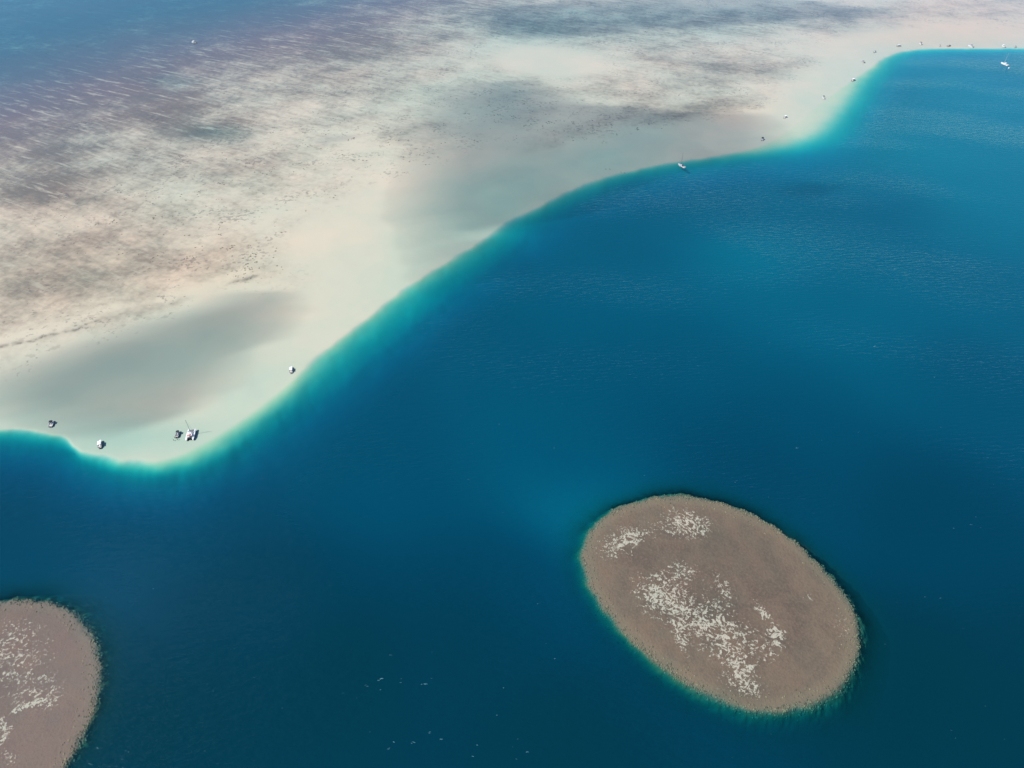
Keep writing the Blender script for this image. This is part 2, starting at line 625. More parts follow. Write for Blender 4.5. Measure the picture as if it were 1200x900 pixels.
CLEAN = [(262, 368, 55, 26, -15, 1.0), (590, 200, 130, 50, -8, .62), (540, 130, 70, 30, 0, .4), (640, 70, 90, 24, 5, .5), (430, 270, 110, 45, -20, 1.0), (250, 470, 190, 40, -28, 1.3), (150, 430, 130, 38, -12, 1.0), (360, 390, 90, 30, -35, 1.0),
         (540, 270, 100, 30, -32, 1.0), (720, 185, 150, 22, -15, 1.1), (890, 150, 50, 16, -10, 1.0), (640, 72, 60, 16, 3, .7),
         (980, 95, 70, 28, -30, 1.0), (1120, 42, 120, 16, 0, .8), (1010, 55, 90, 12, 0, .5), (500, 305, 40, 20, -30, 1.0),
         (60, 485, 90, 20, 0, 1.0), (620, 225, 90, 16, -26, .7), (150, 520, 90, 25, 0, 1)]
WARM = [(60, 320, 150, 45, -8, .7), (200, 260, 160, 50, 0, .1), (1160, 12, 120, 30, 0, 1.3), (1100, 45, 120, 16, 0, .6), (250, 320, 70, 30, -10, .4),
        (840, 132, 60, 14, -5, .5), (30, 240, 90, 40, 0, .5)]
GREY_SAND = [(150, 425, 130, 40, -12, .75), (260, 375, 50, 22, -20, .5), (40, 465, 80, 30, 0, .5), (130, 500, 80, 22, 0, .35)]
near_edge = dist_line(P, INNER)
clean = np.clip(blobs(P, CLEAN) + .9 * np.exp(-(near_edge / 35.0) ** 2), 0, 1)
clean = np.where(inside(P, basin(INNER)), 1.0, clean)
texw = 1 - clean
outer = gline([(-500, 190), (-150, 165), (40, 120), (200, 72), (380, 30), (520, -15), (900, -70)])
od = dist_line(P, outer) * np.where(inside(P, np.vstack([outer, [[9000, 9000], [-9000, 9000]]])), 1, -1)
cover = np.clip(.29 + .64 * sstep(-420, 160, od) + blobs(P + 22 * np.stack([fbm(X, Y, 50, 91, 4) - .5, fbm(X, Y, 50, 97, 4) - .5], 1), COVER) - .5 * clean, -.4, 1) + (.55 * (fbm(X, Y, 95, 41, 4) - .5)) * (.25 + .75 * texw)
slope = np.where(inside(P, basin(OUTER)), np.exp(-dist_line(P, OUTER) / 30.0), np.where(inside(P, basin(INNER)), sstep(0, 6, near_edge), 0.0))
slope *= 1 - .75 * np.clip(blobs(P, [(950, 140, 60, 34, -35, 1.0)]), 0, 1)
RIDGE = smooth_open(gline([(-60, 425), (0, 408), (50, 396), (90, 386), (120, 374), (150, 369), (200, 357), (240, 345), (275, 331), (300, 322)]), 1)
Wp = P + 9 * np.stack([fbm(X, Y, 14, 61, 3) - .5, fbm(X, Y, 14, 67, 3) - .5], 1)
rd = dist_line(Wp, RIDGE)
side = inside(Wp, np.vstack([RIDGE, [[-9000, 9000]], [[-9000, 300]]]))
gate = sstep(.35, .6, fbm(X, Y, 22, 71, 3))
cover += np.where(side, .55 * np.exp(-(rd / 3.0) ** 2) * gate - .25 * np.exp(-((rd - 12) / 7.0) ** 2), .25 * np.exp(-(rd / 2.0) ** 2) * gate)
for poly in REEFS:
    sd = reef_sd(P, poly)
    cover = np.where(sd < 60, np.maximum(cover, 1.2 * (1 - sstep(8, 30, sd))), cover)
stw = np.clip(sstep(-850, -200, od) * 1.0 + blobs(P, [(430, 90, 200, 60, 5, .6), (680, 40, 200, 40, 5, .7), (880, 30, 160, 30, 0, .6)]), .12, 1) * (1 - .8 * sstep(-40, 160, od))
deep_dark = sstep(12, 26, dep)  # darkens the floor colour where daylight fades with depth
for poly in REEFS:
    deep_dark = np.maximum(deep_dark, 1 - sstep(45, 70, np.where(reef_sd(P, poly) > 900, 1e3, reef_sd(P, poly))))  # also around the reefs, so stray sunlight leaves no bright ring
attrs = {'outer_reef': sstep(-260, 120, od), 'deep_dark': deep_dark, 'slope': slope, 'streak_weight': stw, 'cover': cover, 'texture_weight': texw, 'warm': np.clip(blobs(P, WARM), 0, 1), 'grey_sand': np.clip(blobs(P, GREY_SAND), 0, .9)}
Z = -dep.copy()
for poly in REEFS:      # the floor passes well under the patch reefs
    sd = reef_sd(P, poly)
    k = sd < 40
    fd = np.minimum(dep[k], reef_depth(P[k], sd[k]))
    Z[k] = -fd - np.interp(sd[k], [-2, 4, 10, 40], [6, 3, .6, .05])
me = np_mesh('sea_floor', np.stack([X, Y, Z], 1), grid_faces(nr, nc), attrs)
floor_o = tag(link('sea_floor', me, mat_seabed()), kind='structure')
floor_o['label'] = 'pale sand flats and reef dropping into the lagoon basin'

X, Y, nr, nc = fan_grid(1.5, 900)
P = np.stack([X, Y], 1)
wd = full_depth(P)
me = np_mesh('sea', np.stack([X, Y, np.zeros_like(X)], 1), grid_faces(nr, nc), {'depth': wd, 'water_shading': water_shading(P)})
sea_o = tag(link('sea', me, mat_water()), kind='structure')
sea_o['label'] = 'clear lagoon water, turquoise over sand and deep blue beyond'

# ------------------------------------------------------------------ patch reefs
SAND1 = [(733, 633, 29, 15, -22, .60), (804, 614, 27, 16, 8, .64), (778, 690, 20, 22, 25, .36),
         (800, 715, 42, 22, 22, .43), (850, 742, 42, 26, 25, .47), (866, 785, 24, 16, 35, .46), (893, 716, 4, 14, -38, .75),
         (911, 748, 8, 12, -25, .78), (755, 690, 14, 22, -30, .3), (845, 690, 14, 20, -20, .38), (800, 668, 20, 12, 10, .36),
         (796, 745, 6, 18, -22, .6), (900, 760, 20, 14, 0, .25), (985, 735, 12, 16, 0, .25), (870, 805, 30, 12, 10, .3), (948, 700, 10, 8, 0, .2)]
DARK1 = [(836, 712, 22, 14, 20, .7), (874, 808, 26, 15, 10, .7), (765, 705, 10, 14, 0, .2), (880, 640, 70, 30, 30, .25), (835, 640, 12, 20, 0, .3)]
SAND2 = [(25, 742, 40, 24, 10, .19), (0, 762, 40, 30, 0, .2), (45, 790, 34, 26, 0, .14), (28, 828, 34, 3.5, -24, .62), (2, 862, 6, 20, 18, .62),
         (10, 800, 60, 40, 0, .18), (60, 820, 18, 10, 0, .25), (10, 890, 12, 10, 0, .35)]
DARK2 = [(60, 735, 40, 12, 20, .35), (60, 770, 14, 30, 0, .25), (0, 800, 30, 20, 0, .2)]
REEFM, CORALM = mat_reef(), mat_coral()


def dome(kx):
    """unit coral head: a lumpy low dome"""
    v, f = [(0, 0, 1.0)], []
    n = 7
    for j, (r, z) in enumerate(((.55, .82), (1.0, .1), (1.02, -.35))):
        for i in range(n):
            a = 2 * math.pi * (i + .5 * j) / n
            q = 1 + .22 * math.sin(3 * a + kx)
            v.append((r * q * math.cos(a), r * q * math.sin(a), z))
    for i in range(n):
        f.append((0, 1 + i, 1 + (i + 1) % n))
        for j in range(2):
            a, b = 1 + j * n + i, 1 + j * n + (i + 1) % n
            f.append((a, a + n, b))
            f.append((b, a + n, b + n))
    return np.array(v), np.array(f)


def heads(name, pts, depth, parent, rng, smin, smax, tlo, thi):
    Vs, Fs, Ts, off = [], [], [], 0
    for (x, y), dp in zip(pts, depth):
        v, f = dome(rng.uniform(0, 6))
        s = rng.uniform(smin, smax)
        a = rng.uniform(0, 6.28)
        c, q = math.cos(a), math.sin(a)
        w = np.stack([(v[:, 0] * c - v[:, 1] * q) * s * rng.uniform(.7, 1.3) + x, (v[:, 0] * q + v[:, 1] * c) * s + y,
                      v[:, 2] * min(s * .75, max(dp - .06, .05)) - dp], 1)
        Vs.append(w)
        Fs.append(f + off)
        off += len(v)
        Ts.append(np.full(len(v), rng.uniform(tlo, thi)))
    me = np_mesh(name, np.vstack(Vs), np.vstack(Fs), {'tint': np.concatenate(Ts)}, smooth=False)
    return tag(link(name, me, CORALM, parent), kind='stuff')


def patch_reef(poly, sand, dark, label, seed, hz):
    c = poly.mean(0)
    root = bpy.data.objects.new('patch_reef', None)
    COL.objects.link(root)
    root.location = (c[0], c[1], -14)
    tag(root, label, 'reef', 'patch reefs in the lagoon')
    st = .6
    lo, hi = poly.min(0) - 22, poly.max(0) + 22
    xs, ys = np.arange(lo[0], hi[0], st), np.arange(lo[1], hi[1], st)
    gx, gy = np.meshgrid(xs, ys)
    P = np.stack([gx.ravel(), gy.ravel()], 1)
    sd = reef_sd(P, poly)
    d = reef_depth(P, sd)
    F = grid_faces(len(ys), len(xs))
    F = F[(sd[F] < 9).all(1)]
    used = np.unique(F)
    remap = np.full(len(P), -1)
    remap[used] = np.arange(len(used))
    P, sd, d, F = P[used], sd[used], d[used], remap[F]
    w = fbm(P[:, 0], P[:, 1], 12, seed, 3) - .5
    rim = np.exp(-((sd + 3.0) / 4.0) ** 2) + .35 * np.exp(-((sd + 12) / 12.0) ** 2)
    V = np.stack([P[:, 0] - c[0], P[:, 1] - c[1], -d + 14], 1)
    Pw = P + 5 * np.stack([w, fbm(P[:, 0], P[:, 1], 12, seed + 9, 3) - .5], 1)
    me = np_mesh('reef_top', V, F, {'sand': np.clip(blobs(Pw, sand), 0, .8), 'dark': np.clip(blobs(Pw, dark), 0, 1),
                                    'rim': np.clip(rim, 0, 1), 'deep_dark': sstep(3.0, 8.5, sd), 'flank': sstep(-.5, 1.5, sd), 'pink': np.full(len(P), 1.0 if seed == 77 else 0.0)})
    link('reef_top', me, REEFM, root)
    rng = random.Random(seed)
    pts = []
    per = np.vstack([poly, poly[:1]])
    seg = np.linalg.norm(np.diff(per, axis=0), axis=1)
    L = seg.sum()
    cum = np.concatenate([[0], np.cumsum(seg)])
    for _ in range(int(L * 6)):
        s = rng.uniform(0, L)
        i = min(int(np.searchsorted(cum, s)) - 1, len(seg) - 1)
        i = max(i, 0)
        t = (s - cum[i]) / seg[i]
        p = per[i] * (1 - t) + per[i + 1] * t
        inn = c - p
        inn = inn / np.linalg.norm(inn)
        pts.append(p + inn * (rng.gauss(.2, 1.5) if rng.random() < .85 else rng.uniform(-1, 9)))
    pts = np.array(pts)
    dd = reef_depth(pts, reef_sd(pts, poly))
    k = dd < 6
    # heads are set in the reef's own frame
    Vp = pts[k]
    o = heads('coral_heads', Vp, dd[k], root, rng, .2, .6, 0, 1)
    o.location = (-c[0], -c[1], 14)
    return root


patch_reef(REEF1, SAND1, DARK1, 'oval brown patch reef with bright white sand patches across its top', 51, 1)
patch_reef(REEF2, SAND2, DARK2, 'brown patch reef with a thin pale sand streak and faint mottled speckles', 77, 1)

# loose rubble and weed clumps on the flats
rng = random.Random(11)
pts = []
CL = [(270, 195, 130, 55, 60), (440, 110, 130, 45, 60), (300, 150, 120, 40, 50), (620, 130, 120, 40, 45), (120, 230, 120, 60, 40),
      (690, 150, 80, 15, 40), (640, 30, 100, 25, 35), (870, 25, 130, 20, 35), (830, 115, 60, 20, 25), (480, 170, 80, 40, 40),
      (210, 270, 120, 30, 25), (300, 310, 40, 20, 25)]
for u, v, ru, rv, k in CL:
    for _ in range(k):
        a, b = rng.gauss(u, ru * .6), rng.gauss(v, rv * .6)
        if b < -40:
            continue
        g = G(a, b)
        for _ in range(rng.choice((1, 1, 2, 3, 5))):
            pts.append(g + np.array((rng.gauss(0, 2.5), rng.gauss(0, 3.0))))
pts = np.array(pts)
dd = base_depth(pts)
k = (dd < 2.5) & ~inside(pts, basin(INNER)) & (blobs(pts, CLEAN) < .45)
o = heads('coral_rubble', pts[k], dd[k], None, rng, .35, 1.0, 0, .3)
tag(o, 'scattered dark coral rubble clumps on the shallow sand flats', 'rubble', kind='stuff')


# ------------------------------------------------------------------ boat building
def bm_obj(name, bm, mat, parent, smooth=False):
    me = bpy.data.meshes.new(name)
    bmesh.ops.recalc_face_normals(bm, faces=bm.faces)
    bm.to_mesh(me)
    bm.free()
    if smooth:
        for p in me.polygons:
            p.use_smooth = True
    return link(name, me, mat, parent)


def box(bm, c, s, rot=0.0, taper=0.0, bevel=.03):
    r = bmesh.ops.create_cube(bm, size=1.0)
    vs = r['verts']
    for v in vs:
        t = 1 - taper * (v.co.z + .5)
        v.co = Vector((v.co.x * s[0] * t, v.co.y * s[1] * t, v.co.z * s[2]))
    if bevel:
        es = list({e for v in vs for e in v.link_edges})
        r = bmesh.ops.bevel(bm, geom=es, offset=min(bevel, min(s) * .3), segments=1, affect='EDGES')
        vs = list({v for f in r['faces'] for v in f.verts} | {v for v in vs if v.is_valid})
    bmesh.ops.transform(bm, matrix=Matrix.Translation(c) @ Matrix.Rotation(rot, 4, 'Y'), verts=vs)


def tube(bm, a, b, r, r2=None, n=6):
    a, b = Vector(a), Vector(b)
    d = b - a
    q = d.to_track_quat('Z', 'Y').to_matrix().to_4x4()
    m = Matrix.Translation((a + b) / 2) @ q
    bmesh.ops.create_cone(bm, cap_ends=True, segments=n, radius1=r, radius2=r if r2 is None else r2, depth=d.length, matrix=m)


def loft(bm, rings):
    R_ = [[bm.verts.new(p) for p in ring] for ring in rings]
    n = len(R_[0])
    for a, b in zip(R_[:-1], R_[1:]):
        for i in range(n):
            bm.faces.new((a[i], a[(i + 1) % n], b[(i + 1) % n], b[i]))
    bm.faces.new(R_[0])
    bm.faces.new(list(reversed(R_[-1])))


def hull_rings(stations, wall=.14):
    """stations: x, half beam, keel z, chine z, sheer z, inner floor z"""
    out = []
    for x, hb, zk, zc, zs, zf in stations:
        w = min(wall, hb * .45)
        out.append([(x, hb - w, zf), (x, hb - w, zs), (x, hb, zs), (x, hb * .93, zc), (x, 0, zk), (x, -hb * .93, zc),
                    (x, -hb, zs), (x, -hb + w, zs), (x, -hb + w, zf)])
    return out


def root_at(name, u, v, heading, label, cat, group, z=0.0, scale=1.0):
    g = G(u, v)
    q = G(u + 2 * math.cos(R(heading)), v - 2 * math.sin(R(heading))) - g
    heading = math.degrees(math.atan2(q[1], q[0]))
    o = bpy.data.objects.new(name, None)
    COL.objects.link(o)
    o.location = (g[0], g[1], z)
    o.rotation_euler = (0, 0, R(heading))
    o.scale = (scale,) * 3
    return tag(o, label, cat, group)


def part(name, mat, parent, fn, smooth=False):
    bm = bmesh.new()
    fn(bm)
    return bm_obj(name, bm, mat, parent, smooth)


GB = 'boats anchored along the sandbar'


def motorboat(u, v, heading, label, scale=1.0, canopy=BLACKC, hull=WHITE, roof='bimini', beam=1.0, can_x=-.2, can_l=2.6, deck=CREAM):
    """open boat 7.6 m long, bow towards +x, waterline at z = 0"""
    r = root_at('motorboat', u, v, heading, label, 'boat', GB, 0, scale)
    b = 1.32 * beam
    st = [(-3.6, b * .94, -.35, -.05, .72, .22), (-2.2, b, -.38, -.06, .74, .22), (0, b, -.38, -.04, .80, .24), (1.4, b * .92, -.34, .02, .88, .30),
          (1.5, b * .91, -.33, .02, .89, .80), (2.5, b * .66, -.24, .14, .97, .90), (3.3, b * .34, -.08, .34, 1.04, .98), (3.85, b * .06, .25, .60, 1.08, 1.02)]
    part('hull', hull, r, lambda bm: loft(bm, hull_rings(st)))
    part('cockpit_floor', deck, r, lambda bm: box(bm, (-1.05, 0, .26), (4.9, b * 1.72, .05)))
    part('gunwale_rail', STEEL, r, lambda bm: [tube(bm, (1.6, s * b * .82, 1.28), (3.2, s * b * .34, 1.42), .03) for s in (-1, 1)] +
         [tube(bm, (3.2, -b * .34, 1.42), (3.2, b * .34, 1.42), .03)])
    part('console', WHITE, r, lambda bm: box(bm, (.35, 0, .78), (.9, .95, 1.0), taper=.15, bevel=.06))
    part('windshield', GLASS, r, lambda bm: box(bm, (.72, 0, 1.42), (.06, 1.1, .42), rot=-.35, bevel=.01))
    part('seat', SEATM, r, lambda bm: box(bm, (-.75, 0, .58), (.6, 1.0, .6), bevel=.08))
    part('seat', SEATM, r, lambda bm: box(bm, (-3.0, 0, .5), (.55, b * 1.5, .5), bevel=.08))
    mo = part('outboard_motor', MOTOR, r, lambda bm: (box(bm, (-4.0, 0, .95), (.62, .44, .62), bevel=.1), box(bm, (-3.95, 0, .2), (.28, .2, 1.2), bevel=.04)))
    part('propeller_housing', MOTOR, mo, lambda bm: tube(bm, (-4.25, 0, -.42), (-3.75, 0, -.42), .09, .05))
    cw = b * 1.72
    h = 2.15

    def top(bm):
        if roof == 'hard':
            box(bm, (can_x, 0, h), (can_l, cw * 1.06, .12), bevel=.05)
        else:
            rings = []
            for i in range(7):
                x = can_x - can_l / 2 + can_l * i / 6
                rings.append([(x, cw / 2 * math.cos(math.pi * k / 8), h + .22 * math.sin(math.pi * k / 8) - .04 * (i - 3) ** 2 / 9) for k in range(9)] +
                             [(x, cw / 2 * .97 * math.cos(math.pi * k / 8), h - .05 + .22 * math.sin(math.pi * k / 8) - .04 * (i - 3) ** 2 / 9) for k in range(8, -1, -1)])
            loft(bm, rings)
    part('canopy', canopy, r, top)
    for sx in (-1, 1):
        for sy in (-1, 1):
            part('canopy_post', STEEL, r, lambda bm: tube(bm, (can_x + sx * can_l * .34, sy * (b - .1), .74), (can_x + sx * can_l * .42, sy * cw * .47, h + .02), .03))
    return r


def cabin_boat(u, v, heading, label, scale=1.0, roofm=WHITE, hull=WHITE):
    """cabin cruiser 9 m long with a hard roof over cabin and cockpit"""
    r = root_at('cabin_cruiser', u, v, heading, label, 'boat', GB, 0, scale)
    b = 1.6
    st = [(-4.3, b * .95, -.45, -.08, .85, .25), (-2.6, b, -.48, -.08, .88, .25), (-.9, b, -.48, -.06, .95, .28), (-.8, b, -.48, -.06, .96, .90),
          (1.2, b * .93, -.44, .02, 1.05, 1.0), (2.8, b * .66, -.3, .18, 1.16, 1.1), (3.8, b * .34, -.1, .42, 1.25, 1.18), (4.5, b * .06, .3, .75, 1.3, 1.24)]
    part('hull', hull, r, lambda bm: loft(bm, hull_rings(st)))
    part('cockpit_floor', CREAM, r, lambda bm: box(bm, (-2.55, 0, .29), (3.3, b * 1.7, .05)))
    cab = part('cabin', WHITE, r, lambda bm: box(bm, (.55, 0, 1.55), (2.9, b * 1.55, 1.25), taper=.12, bevel=.08))
    part('windscreen', GLASS, cab, lambda bm: box(bm, (1.93, 0, 1.72), (.05, b * 1.2, .55), rot=-.12, bevel=.01))
    for s in (-1, 1):
        part('side_window', GLASS, cab, lambda bm: box(bm, (.5, s * b * .735, 1.7), (1.9, .05, .45), bevel=.01))
    part('cabin_door', GLASS, cab, lambda bm: box(bm, (-.86, .2, 1.45), (.05, .7, .95), bevel=.01))
    part('roof', roofm, r, lambda bm: box(bm, (-.55, 0, 2.35), (4.6, b * 1.72, .12), bevel=.05))
    for s in (-1, 1):
        part('roof_post', STEEL, r, lambda bm: tube(bm, (-2.7, s * (b - .12), .9), (-2.6, s * b * .8, 2.3), .035))
    part('bow_rail', STEEL, r, lambda bm: [tube(bm, (1.8, s * b * .8, 1.6), (4.1, s * b * .26, 1.85), .03) for s in (-1, 1)] +
         [tube(bm, (4.1, -b * .26, 1.85), (4.1, b * .26, 1.85), .03)] +
         [tube(bm, (x, s * b * y, 1.1), (x, s * b * y, z), .025) for s in (-1, 1) for x, y, z in ((1.8, .8, 1.6), (3.0, .52, 1.73), (4.1, .26, 1.85))])
    part('bench', SEATM, r, lambda bm: box(bm, (-3.85, 0, .6), (.6, b * 1.5, .6), bevel=.08))
    part('swim_platform', CREAM, r, lambda bm: box(bm, (-4.7, 0, .25), (.8, b * 1.6, .08), bevel=.02))
    for s in (-.42, .42):
        part('outboard_motor', MOTOR, r, lambda bm: (box(bm, (-5.15, s, .75), (.55, .42, .6), bevel=.1), box(bm, (-5.1, s, .05), (.25, .18, 1.1), bevel=.03)))
    return r


def rig(r, x, z0, h, boom, mast_m=ALU, sail=WHITEC, bow=None, stern=None, beam=1.5, rm=.085):
    ms = part('mast', mast_m, r, lambda bm: tube(bm, (x, 0, z0), (x, 0, z0 + h), rm, rm * .75, 8))
    part('spreader', mast_m, ms, lambda bm: [tube(bm, (x, -1.0, z0 + h * .5), (x, 1.0, z0 + h * .5), .03)])
    part('boom', mast_m, r, lambda bm: tube(bm, (x, 0, z0 + 1.1), (x - boom, 0, z0 + 1.2), .07))

    def furl(bm):
        rings = []
        for i in range(9):
            t = i / 8
            xx = x - .15 - (boom - .3) * t
            rr = .2 * (1 - .45 * t) * (1 + .12 * math.sin(i * 2.1))
            rings.append([(xx, rr * math.cos(2 * math.pi * k / 8), z0 + 1.38 + .1 * t + rr * .9 * math.sin(2 * math.pi * k / 8)) for k in range(8)])
        loft(bm, rings)
    part('furled_sail', sail, r, furl, True)
    tp = (x, 0, z0 + h * .98)
    if bow:
        part('forestay', STEEL, r, lambda bm: tube(bm, bow, tp, .035, .02, 5))
    if stern:
        part('backstay', STEEL, r, lambda bm: tube(bm, stern, tp, .018, .018, 4))
    for s in (-1, 1):
        part('shroud', STEEL, r, lambda bm: tube(bm, (x - .3, s * beam, z0 - .1), tp, .018, .018, 4))


def sailboat(u, v, heading, label, scale=1.0, mast_m=ALU, cover=WHITEC, dodger=BLUEC, mast=14.0):
    """moored sloop 12 m long"""
    r = root_at('sailboat', u, v, heading, label, 'sailboat', 'sailboats moored off the sandbar', 0, scale)
    b = 1.85
    st = [(-6.0, b * .70, -.1, .1, 1.10, .95), (-4.5, b * .88, -.45, -.1, 1.08, .45), (-1.9, b * .98, -.6, -.18, 1.10, .45), (-1.8, b * .98, -.6, -.18, 1.10, 1.04),
          (.5, b, -.62, -.18, 1.16, 1.10), (2.6, b * .82, -.5, -.06, 1.26, 1.2), (4.6, b * .46, -.25, .25, 1.40, 1.34), (6.1, b * .04, .35, .8, 1.55, 1.5)]
    part('hull', WHITE, r, lambda bm: loft(bm, hull_rings(st, .1)))
    part('boot_stripe', BLUEHULL, r, lambda bm: [box(bm, (-.7, s * b * .955, .12), (5.6, .05, .14), bevel=.01) for s in (-1, 1)])
    part('cockpit_sole', CREAM, r, lambda bm: box(bm, (-3.3, 0, .5), (2.8, b * 1.5, .06)))
    for s in (-1, 1):
        part('cockpit_bench', CREAM, r, lambda bm: box(bm, (-3.3, s * 1.2, .72), (2.6, .5, .4), bevel=.04))
    cb = part('coachroof', WHITE, r, lambda bm: (box(bm, (.5, 0, 1.38), (4.6, 2.2, .55), taper=.12, bevel=.1)))
    for s in (-1, 1):
        part('cabin_window', GLASS, cb, lambda bm: box(bm, (.3, s * 1.055, 1.42), (2.6, .04, .18), bevel=.01))
    part('hatch', GLASS, cb, lambda bm: box(bm, (2.2, 0, 1.68), (.55, .55, .06), bevel=.01))
    part('dodger', dodger, r, lambda bm: box(bm, (-1.75, 0, 1.85), (1.1, 2.1, .75), taper=.25, bevel=.15))
    part('steering_wheel', STEEL, r, lambda bm: [tube(bm, (-4.2, .45 * math.cos(a), 1.3 + .45 * math.sin(a)), (-4.2, .45 * math.cos(a + .6283), 1.3 + .45 * math.sin(a + .6283)), .03, n=5)
                                               for a in [i * .6283 for i in range(10)]] + [tube(bm, (-4.15, 0, .5), (-4.15, 0, 1.3), .06)])
    part('stern_rail', STEEL, r, lambda bm: [tube(bm, (-5.9, -1.1, 1.75), (-5.9, 1.1, 1.75), .03)] + [tube(bm, (-5.9, s, 1.05), (-5.9, s, 1.75), .025) for s in (-1.1, 1.1)])
    part('bow_rail', STEEL, r, lambda bm: [tube(bm, (4.4, s * .9, 2.0), (6.0, 0, 2.15), .03) for s in (-1, 1)] + [tube(bm, (4.4, s * .9, 1.35), (4.4, s * .9, 2.0), .025) for s in (-1, 1)])
    rig(r, 1.0, 1.5, mast, 4.4, mast_m, cover, (5.9, 0, 1.55), (-5.8, 0, 1.2), b * .95, .11)
    return r


def catamaran(u, v, heading, label, scale=1.0):
    """sailing catamaran 11 m long, 6 m wide"""
    r = root_at('sailing_catamaran', u, v, heading, label, 'catamaran', GB, 0, scale)
    for s in (-1, 1):
        def f(bm):
            yo = s * 2.45
            rings = []
            for x, hb, zk, zs in ((-5.5, .42, -.05, .55), (-4.8, .55, -.35, .95), (-2, .62, -.5, 1.25), (1.5, .6, -.5, 1.35), (4, .42, -.35, 1.42), (5.2, .16, 0, 1.48), (5.6, .04, .4, 1.5)):
                rings.append([(x, yo - hb, zs), (x, yo - hb * .95, .15), (x, yo, zk), (x, yo + hb * .95, .15), (x, yo + hb, zs), (x, yo, zs + .06)])
            loft(bm, rings)
        part('hull', WHITE, r, f)
        part('deck_hatch', GLASS, r, lambda bm: box(bm, (2.6, s * 2.45, 1.46), (.6, .55, .06), bevel=.01))
    part('bridge_deck', CREAM, r, lambda bm: box(bm, (-1.4, 0, 1.02), (6.4, 4.9, .34), bevel=.08))
    cab = part('cabin', CREAM, r, lambda bm: box(bm, (-.3, 0, 1.72), (3.9, 3.7, 1.1), taper=.18, bevel=.12))
    part('windscreen', GLASS, cab, lambda bm: box(bm, (1.45, 0, 1.82), (.06, 2.6, .5), rot=-.3, bevel=.01))
    for s in (-1, 1):
        part('side_window', GLASS, cab, lambda bm: box(bm, (-.4, s * 1.66, 1.85), (2.6, .05, .42), bevel=.01))
    part('cockpit_roof', WHITE, r, lambda bm: box(bm, (-2.2, 0, 2.66), (2.2, 3.7, .12), bevel=.05))
    for s in (-1, 1):
        part('roof_post', STEEL, r, lambda bm: tube(bm, (-3.1, s * 1.65, 1.15), (-3.1, s * 1.65, 2.65), .045))
    part('dark_opening', BLACKC, r, lambda bm: box(bm, (-4.15, 0, 1.3), (1.5, 3.2, .22), bevel=.05))  # black slab standing for the shaded opening at the stern
    part('cushion', PINKM, r, lambda bm: box(bm, (-2.5, .2, 2.78), (1.3, 3.0, .1), bevel=.03))
    part('trampoline', NETM, r, lambda bm: box(bm, (3.3, 0, 1.28), (2.9, 3.9, .04), bevel=0))
    part('cross_beam', ALU, r, lambda bm: tube(bm, (4.75, -2.4, 1.35), (4.75, 2.4, 1.35), .1))
    rig(r, 1.3, 2.0, 13.0, 4.6, DARKALU, WHITEC, (4.75, 0, 1.4), None, 2.6, .13)
    return r


motorboat(60.3, 496.8, 70, 'small white motorboat with a black canopy near the notch in the sand edge', .86, BLACKC, beam=1.25, can_x=.9, can_l=2.3)
cabin_boat(117.3, 520.5, 84, 'white cabin boat with a broad white roof over the shallow sand tip', .82)
motorboat(208.3, 509.0, 72, 'grey motorboat with a black canopy, beside the catamaran', .85, BLACKC, GREYHULL, can_x=1.3, can_l=2.2, deck=GREYC)
catamaran(224.0, 510, 74, 'sailing catamaran with a tall bare mast and a faded red cushion', .92)
cabin_boat(341.3, 433.5, 86, 'white-roofed cabin boat alone at the turquoise sand edge', .78)
sailboat(798.6, 194.8, 152, 'white sloop with a bare mast moored where sand meets deep blue water', .95, DARKALU, BLUEC, BLACKC, 15)
motorboat(893.2, 163.5, 62, 'motorboat with a black canopy at the tip of the cloud-shaded sand', 1.0, BLACKC, beam=1.15, can_x=.6, can_l=3.2)
motorboat(920, 137.5, 25, 'small white motorboat with a pale top on the bright sand spit', 1.0, WHITEC, roof='hard', can_x=.5)
motorboat(965.2, 114.8, 130, 'white motorboat with a small black canopy beside pale turquoise shallows', 1.1, BLACKC, can_x=.6, can_l=2.3)
cabin_boat(1000, 94, 25, 'white cabin cruiser with a grey roof floating in pale turquoise shallows', .95, WHITE)
motorboat(1011.5, 72.8, 155, 'dark grey motorboat lying askew on pale sand below the corner', 1.0, GREYC, GREYHULL, can_l=3.0, deck=GREYC)
motorboat(1025, 61, 20, 'tan-topped motorboat on pale sand beside the dark grey boat', .95, GREYC, can_x=.4, deck=CREAM)
cabin_boat(1053.6, 54, 3, 'white-roofed cabin boat at the corner where the sand edge straightens', .85)
motorboat(1079, 51.5, 140, 'white motorboat with a black canopy, set back farthest from the straight sand edge', 1.2, BLACKC, can_x=.4, can_l=2.0, beam=1.15)
motorboat(1101.3, 54, 95, 'tiny white motorboat with a small black top beside a tan-topped boat', .85, BLACKC, can_l=1.8)
motorboat(1112, 54, 6, 'tan-topped motorboat with a low dark side on the straight sand edge', 1.0, TANC, GREYHULL, can_l=3.4, deck=GREYC)
motorboat(1137.5, 54.6, 163, 'larger white motorboat with a blue-black canopy on the straight sand edge', 1.3, BLUEC, can_x=-.9, can_l=2.0, beam=1.1)
motorboat(1176, 54.4, 155, 'white motorboat behind the mast of the moored white sloop', 1.1, WHITEC, can_x=.8)
motorboat(1189.8, 55, 50, 'small grey-topped motorboat near the end of the straight sand edge', .9, GREYC)
sailboat(1177, 75.6, 160, 'white sloop moored beside a round white buoy in deep blue water', 1.12, ALU, WHITEC, WHITEC, 13.5)
motorboat(227.5, 50, 175, 'lone white motorboat out on the dark blue outer reef', 1.15, WHITEC, can_x=.5, beam=1.2)

